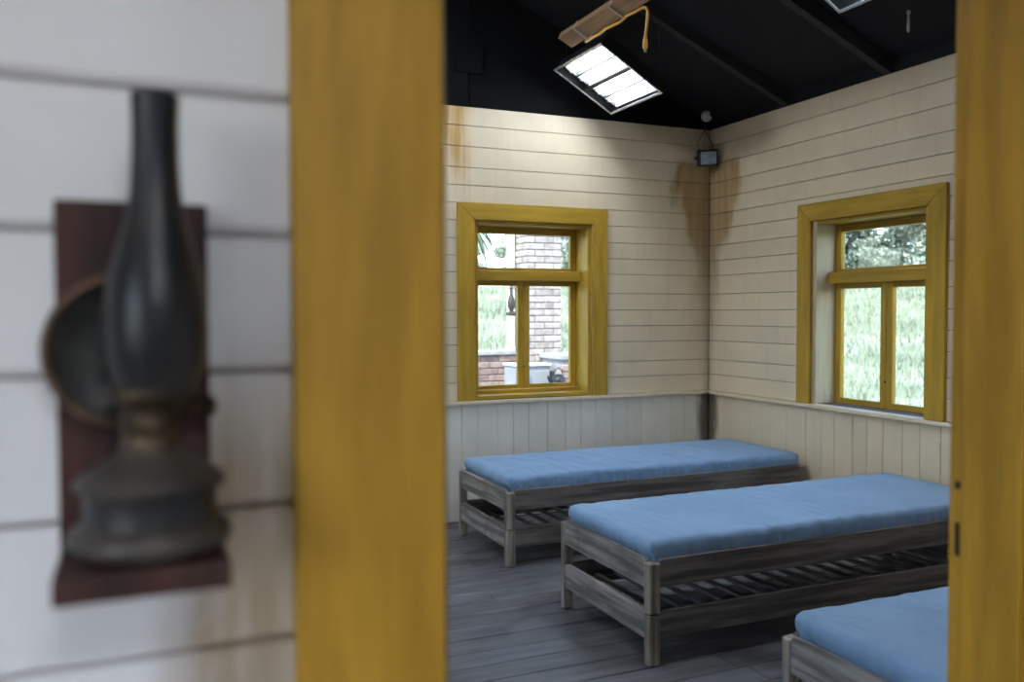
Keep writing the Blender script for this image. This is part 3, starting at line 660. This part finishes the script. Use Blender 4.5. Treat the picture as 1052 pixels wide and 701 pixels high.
# ------------------------------------------------------------------ outdoors: ground, porch, brickwork
def gz(x, y):
    d = math.hypot(x-1.5, y-3.0); t = max(0, min(1, (d-9)/38)); t = t*t*(3-2*t)
    return -.24 + 3.1*t + .12*noise.noise(Vector((x*.12, y*.12, 0)))*min(1, max(0, (d-9)/6))
bm = bmesh.new(); N = 90
def gc(i): u = i/N*2-1; return (abs(u)**1.7)*(1 if u > 0 else -1)*95
gv = [[bm.verts.new((1.5+gc(i), 3+gc(j), gz(1.5+gc(i), 3+gc(j)))) for j in range(N+1)] for i in range(N+1)]
for i in range(N):
    for j in range(N): bm.faces.new((gv[i][j], gv[i+1][j], gv[i+1][j+1], gv[i][j+1]))
g = obj('meadow_ground', bm, M['grass'], smooth=True); g['kind'] = 'structure'
vs, fs = [], []; rg = random.Random(3)
for k in range(26000):
    an = math.radians(rg.uniform(8, 72)); d = 9 + 32*rg.random()**.8; x, y = d*math.sin(an), d*math.cos(an)
    if x < 5.4 and y < 11: continue
    z = gz(x, y); h = rg.uniform(.14, .38); wdt = rg.uniform(.010, .022)*(.7+d/25); a = rg.uniform(0, 6.28); dx, dy = math.cos(a)*wdt, math.sin(a)*wdt; lx, ly = rg.gauss(0, .08), rg.gauss(0, .08); n = len(vs)
    vs += [(x-dx, y-dy, z-.02), (x+dx, y+dy, z-.02), (x+lx, y+ly, z+h)]; fs.append((n, n+1, n+2))
me = bpy.data.meshes.new('meadow_grass'); me.from_pydata(vs, [], fs); mg = mobj('meadow_grass', me, M['blade']); tag(mg, 'tall pale meadow grass seen through both windows', 'grass', kind='stuff')
def crown_mesh(seed, R, H, n):
    rr = random.Random(seed); cl = []
    for _ in range(44):
        a = rr.uniform(0, 6.28); q = math.sqrt(rr.random()); zz = rr.random()**1.25
        w = R*(1-.65*abs(zz-.4)**1.3*1.4)
        cl.append((q*w*math.cos(a), q*w*math.sin(a), H*(.10+.86*zz), rr.uniform(.55, 1.05)*R*.36))
    vs, fs = [], []
    for _ in range(n):
        cx, cy, cz, cr = rr.choice(cl); v = Vector((rr.gauss(0, 1), rr.gauss(0, 1), rr.gauss(0, 1))).normalized()*cr*(rr.random()**.4)
        p = Vector((cx, cy, cz)) + v*Vector((1, 1, .8)).length/1.62; s = rr.uniform(.10, .20)
        a = Vector((rr.gauss(0, 1), rr.gauss(0, 1), rr.gauss(0, .6))).normalized(); b = a.cross(Vector((rr.gauss(0, 1), rr.gauss(0, 1), rr.gauss(0, 1)))).normalized()
        k = len(vs); vs += [p-a*s, p+b*s*.55, p+a*s, p-b*s*.55]; fs.append((k, k+1, k+2, k+3))
    m = bpy.data.meshes.new('crown'); m.from_pydata([tuple(v) for v in vs], [], fs); m.materials.append(M['leaf']); return m
crowns = [crown_mesh(11+i, 2.9, 6.6, 16000) for i in range(3)]
trunk = bmesh.new(); tube(trunk, [(0, 0, -.3), (.05, 0, 1.0), (0, .05, 2.4), (.1, 0, 4.2)], .20, 10, .07)
for a in range(5): tube(trunk, [(.02, .02, 1.6+.35*a), (.9*math.cos(a*2.4), .9*math.sin(a*2.4), 2.6+.4*a), (1.7*math.cos(a*2.4), 1.7*math.sin(a*2.4), 3.4+.45*a)], .07, 6, .02)
tm = bpy.data.meshes.new('trunk'); trunk.to_mesh(tm); trunk.free(); tm.materials.append(M['bark'])
rg = random.Random(5); k = 0
for rowr, dq, n, hs in ((44, 0, 8, .84), (55, 4.2, 8, 1.08), (68, 1.5, 8, 1.38)):
    for i in range(n):
        an = 7 + dq + i*8.6 + rg.uniform(-.4, .4); d = rowr + rg.uniform(-1.5, 1.5)
        x, y = d*math.sin(math.radians(an)), d*math.cos(math.radians(an)); s = hs*rg.uniform(.92, 1.04)
        if an < 30: s *= .62
        t = empty('meadow_tree', (x, y, gz(x, y)), rg.uniform(0, 6.28)); t.scale = (s, s, s)
        mobj('crown', crowns[k % 3], None, t, (0, 0, .1)); mobj('trunk', tm, None, t); k += 1
        if an > 39: tag(t, 'pale leafy tree at the meadow edge seen through the right window', 'tree', 'trees beyond the right window')
        else: tag(t, 'pale leafy tree at the meadow edge seen through the back window', 'tree', 'trees beyond the back window')
# porch slab
bm = bbox(1.6, 6.2, YW+.245, 10.2, -.26, -.10, .01); pv = tag(obj('porch_paving', bm, M['soil']), kind='structure')
tag(obj('bounce_paving', bbox(-9, XL-.26, -6, 8, -.26, -.12, .01), M['soil']), kind='structure')  # unseen pale slab, added so daylight bounces in without a green cast
# bricks share one mesh per kind
def brickmesh(name, l, w, h, m):
    bm = bbox(-l/2, l/2, -w/2, w/2, -h/2, h/2, .005); me = bpy.data.meshes.new(name); bm.to_mesh(me); bm.free(); me.materials.append(m); return me
bk = brickmesh('brick', .215, .1025, .065, M['brickpale']); bk2 = brickmesh('brick', .215, .1025, .065, M['brick'])
PX0, PY0, PW = 4.088, 9.0, .4425
pil = empty('brick_pillar', (PX0, PY0, -.1)); tag(pil, 'square pale brick pillar on the porch outside the back window', 'pillar')
bm = bbox(.012, PW-.012, .012, PW-.012, 0, 2.85, 0); obj('mortar_core', bm, M['mortar'], pil)
def putbrick(me, p, loc, rz=0):
    o = mobj('brick', me, None, p, loc); o.rotation_euler = (0, 0, rz); return o
h2 = math.pi/2
for c in range(38):
    z = .0375 + .075*c; b0, b1 = .1075, .335; e0, e1 = .05125, PW-.05125
    if c % 2 == 0:
        L = [(b0, e0, 0), (b1, e0, 0), (b0, e1, 0), (b1, e1, 0), (e0, PW/2, h2), (e1, PW/2, h2)]
    else:
        L = [(e0, b0, h2), (e0, b1, h2), (e1, b0, h2), (e1, b1, h2), (PW/2, e0, 0), (PW/2, e1, 0)]
    for (x, yy, r) in L: putbrick(bk, pil, (x+random.uniform(-.003, .003), yy+random.uniform(-.003, .003), z), r)
lw = empty('low_brick_wall', (2.6, 9.22, -.1)); tag(lw, 'low reddish brick porch wall left of the pillar outside the back window', 'brick wall')
LWL, LWH = PX0-2.6-.01, 1.05
obj('mortar_core', bbox(.01, LWL-.01, .01, .215, 0, LWH, 0), M['mortar'], lw)
for c in range(14):
    z = .0375+.075*c; x = .1075 - (.1125 if c % 2 else 0)
    while x + .06 < LWL:
        if x > 0 and x+.1075 <= LWL+.01:
            putbrick(bk2, lw, (x+random.uniform(-.002, .002), .05125+random.uniform(-.003, .003), z))
        x += .225
obj('coping', bbox(-.02, LWL-.002, -.03, .25, LWH+.001, LWH+.05, .008), M['render'], lw)
rw = empty('rendered_wall', (4.27, 8.45, -.1)); tag(rw, 'pale rendered low wall with a coping in front of the brick pillar', 'low wall')
obj('wall_body', bbox(0, .55, 0, .53, 0, 1.02, .006), M['render'], rw)
obj('coping', bbox(-.03, .6, -.03, .54, 1.021, 1.075, .008), M['render'], rw)
for c in range(13): putbrick(bk2, rw, (.054, -.052, .0375+.075*c))
# white post with a hanging lantern
po = empty('porch_post', (4.035, 9.33, .998)); tag(po, 'slim white post standing on the low porch wall', 'post')
obj('shaft', bbox(-.04, .04, -.04, .04, .003, 1.72, .006), M['white'], po); obj('foot_block', bbox(-.042, .042, -.042, .042, .003, .05, .004), M['white'], po)
ln = empty('hanging_lantern', (3.835, 8.85, 1.40)); tag(ln, 'small grey lantern hanging on a hook outside the back window', 'lantern')
obj('base', lathe([(0, 0), (.06, 0), (.062, .012), (.06, .035), (.03, .05), (.02, .06)], 16), M['tank'], ln, smooth=True)
obj('globe', lathe([(.024, .06), (.042, .10), (.045, .14), (.034, .19), (.018, .24), (.016, .30)], 16), M['tank'], ln, smooth=True)
obj('cap', lathe([(.03, .298), (.034, .305), (.012, .33), (0, .34)], 16), M['tank'], ln)
obj('bail', tube(bmesh.new(), [(-.055, 0, .03), (-.062, 0, .2), (-.03, 0, .34), (0, 0, .38), (.03, 0, .34), (.062, 0, .2), (.055, 0, .03)], .003, 6), M['iron'], ln)
obj('hook_arm', tube(bmesh.new(), [(0, 0, .38), (0, .02, .40), (.08, .25, .42), (.185, .436, .42)], .005, 6), M['iron'], ln)
# pale cabinet with an arched opening, kettle on a stool
cbn = empty('porch_cabinet', (3.80, 8.62, -.1)); tag(cbn, 'pale grey cabinet with an arched blue-grey panel standing on the porch', 'cabinet')
obj('body', bbox(0, .40, .01, .36, 0, .95, .01, 2), M['greyp'], cbn)
obj('worktop', bbox(-.015, .415, -.01, .37, .951, .975, .005), M['white'], cbn)
arch = [(.035, .30), (.165, .30)] + [(.10+.065*math.cos(a), .83+.065*math.sin(a)) for a in [math.pi*i/8 for i in range(9)]]
obj('door_panel', prism(arch, 'y', .0, .012, .002), M['bluegrey'], cbn)
obj('door_panel', bbox(.21, .39, .001, .012, .30, .90, .003), M['greyp'], cbn)
stl = empty('stool', (4.10, 8.22, -.1)); tag(stl, 'small wooden stool under the black kettle on the porch', 'stool')
obj('seat', lathe([(0, .72), (.13, .72), (.135, .73), (.13, .75), (0, .75)], 20), M['timber'], stl)
for a in range(3): obj('leg', tube(bmesh.new(), [(.07*math.cos(a*2.1), .07*math.sin(a*2.1), .719), (.13*math.cos(a*2.1), .13*math.sin(a*2.1), .001)], .016, 8), M['timber'], stl)
kt = empty('kettle', (4.10, 8.22, .651)); tag(kt, 'round black kettle on the stool outside the back window', 'kettle')
obj('body', lathe([(0, 0), (.06, 0), (.08, .03), (.082, .07), (.06, .115), (.03, .13), (.03, .135), (0, .14)], 20), M['iron'], kt, smooth=True)
obj('spout', tube(bmesh.new(), [(-.07, 0, .04), (-.11, 0, .08), (-.125, 0, .12)], .018, 8, .009), M['iron'], kt)
obj('handle', tube(bmesh.new(), [(-.05, 0, .11), (-.04, 0, .18), (0, 0, .205), (.04, 0, .18), (.05, 0, .11)], .006, 6), M['iron'], kt)
# strap-leaved palm beside the window
pm = empty('cabbage_palm', (2.80, 7.45, -.1)); tag(pm, 'cabbage palm with drooping strap leaves outside the back window', 'palm')
obj('trunk', tube(bmesh.new(), [(0, 0, 0), (.03, 0, 1.0), (0, .02, 2.36)], .075, 10, .055), M['bark'], pm)
rg = random.Random(9)
for k in range(64):
    az = k*2.39996; up0 = rg.uniform(-.6, 1.0); Ln = rg.uniform(.45, .68); wd_ = rg.uniform(.012, .02)
    bm = bmesh.new(); prev = None; p = Vector((0, 0, 2.34)); dirv = Vector((math.cos(az)*math.cos(up0), math.sin(az)*math.cos(up0), math.sin(up0))); sd_ = Vector((-math.sin(az), math.cos(az), 0))
    for j in range(7):
        w = wd_*(1-(j/6)**2)+.001; q = [bm.verts.new(p-sd_*w), bm.verts.new(p-Vector((0, 0, w*.5))), bm.verts.new(p+sd_*w)]
        if prev: bm.faces.new((prev[0], prev[1], q[1], q[0])); bm.faces.new((prev[1], prev[2], q[2], q[1]))
        prev = q; p = p + dirv*Ln/6; dirv = (dirv + Vector((0, 0, -.30))).normalized()
    obj('leaf', bm, M['frond'], pm)
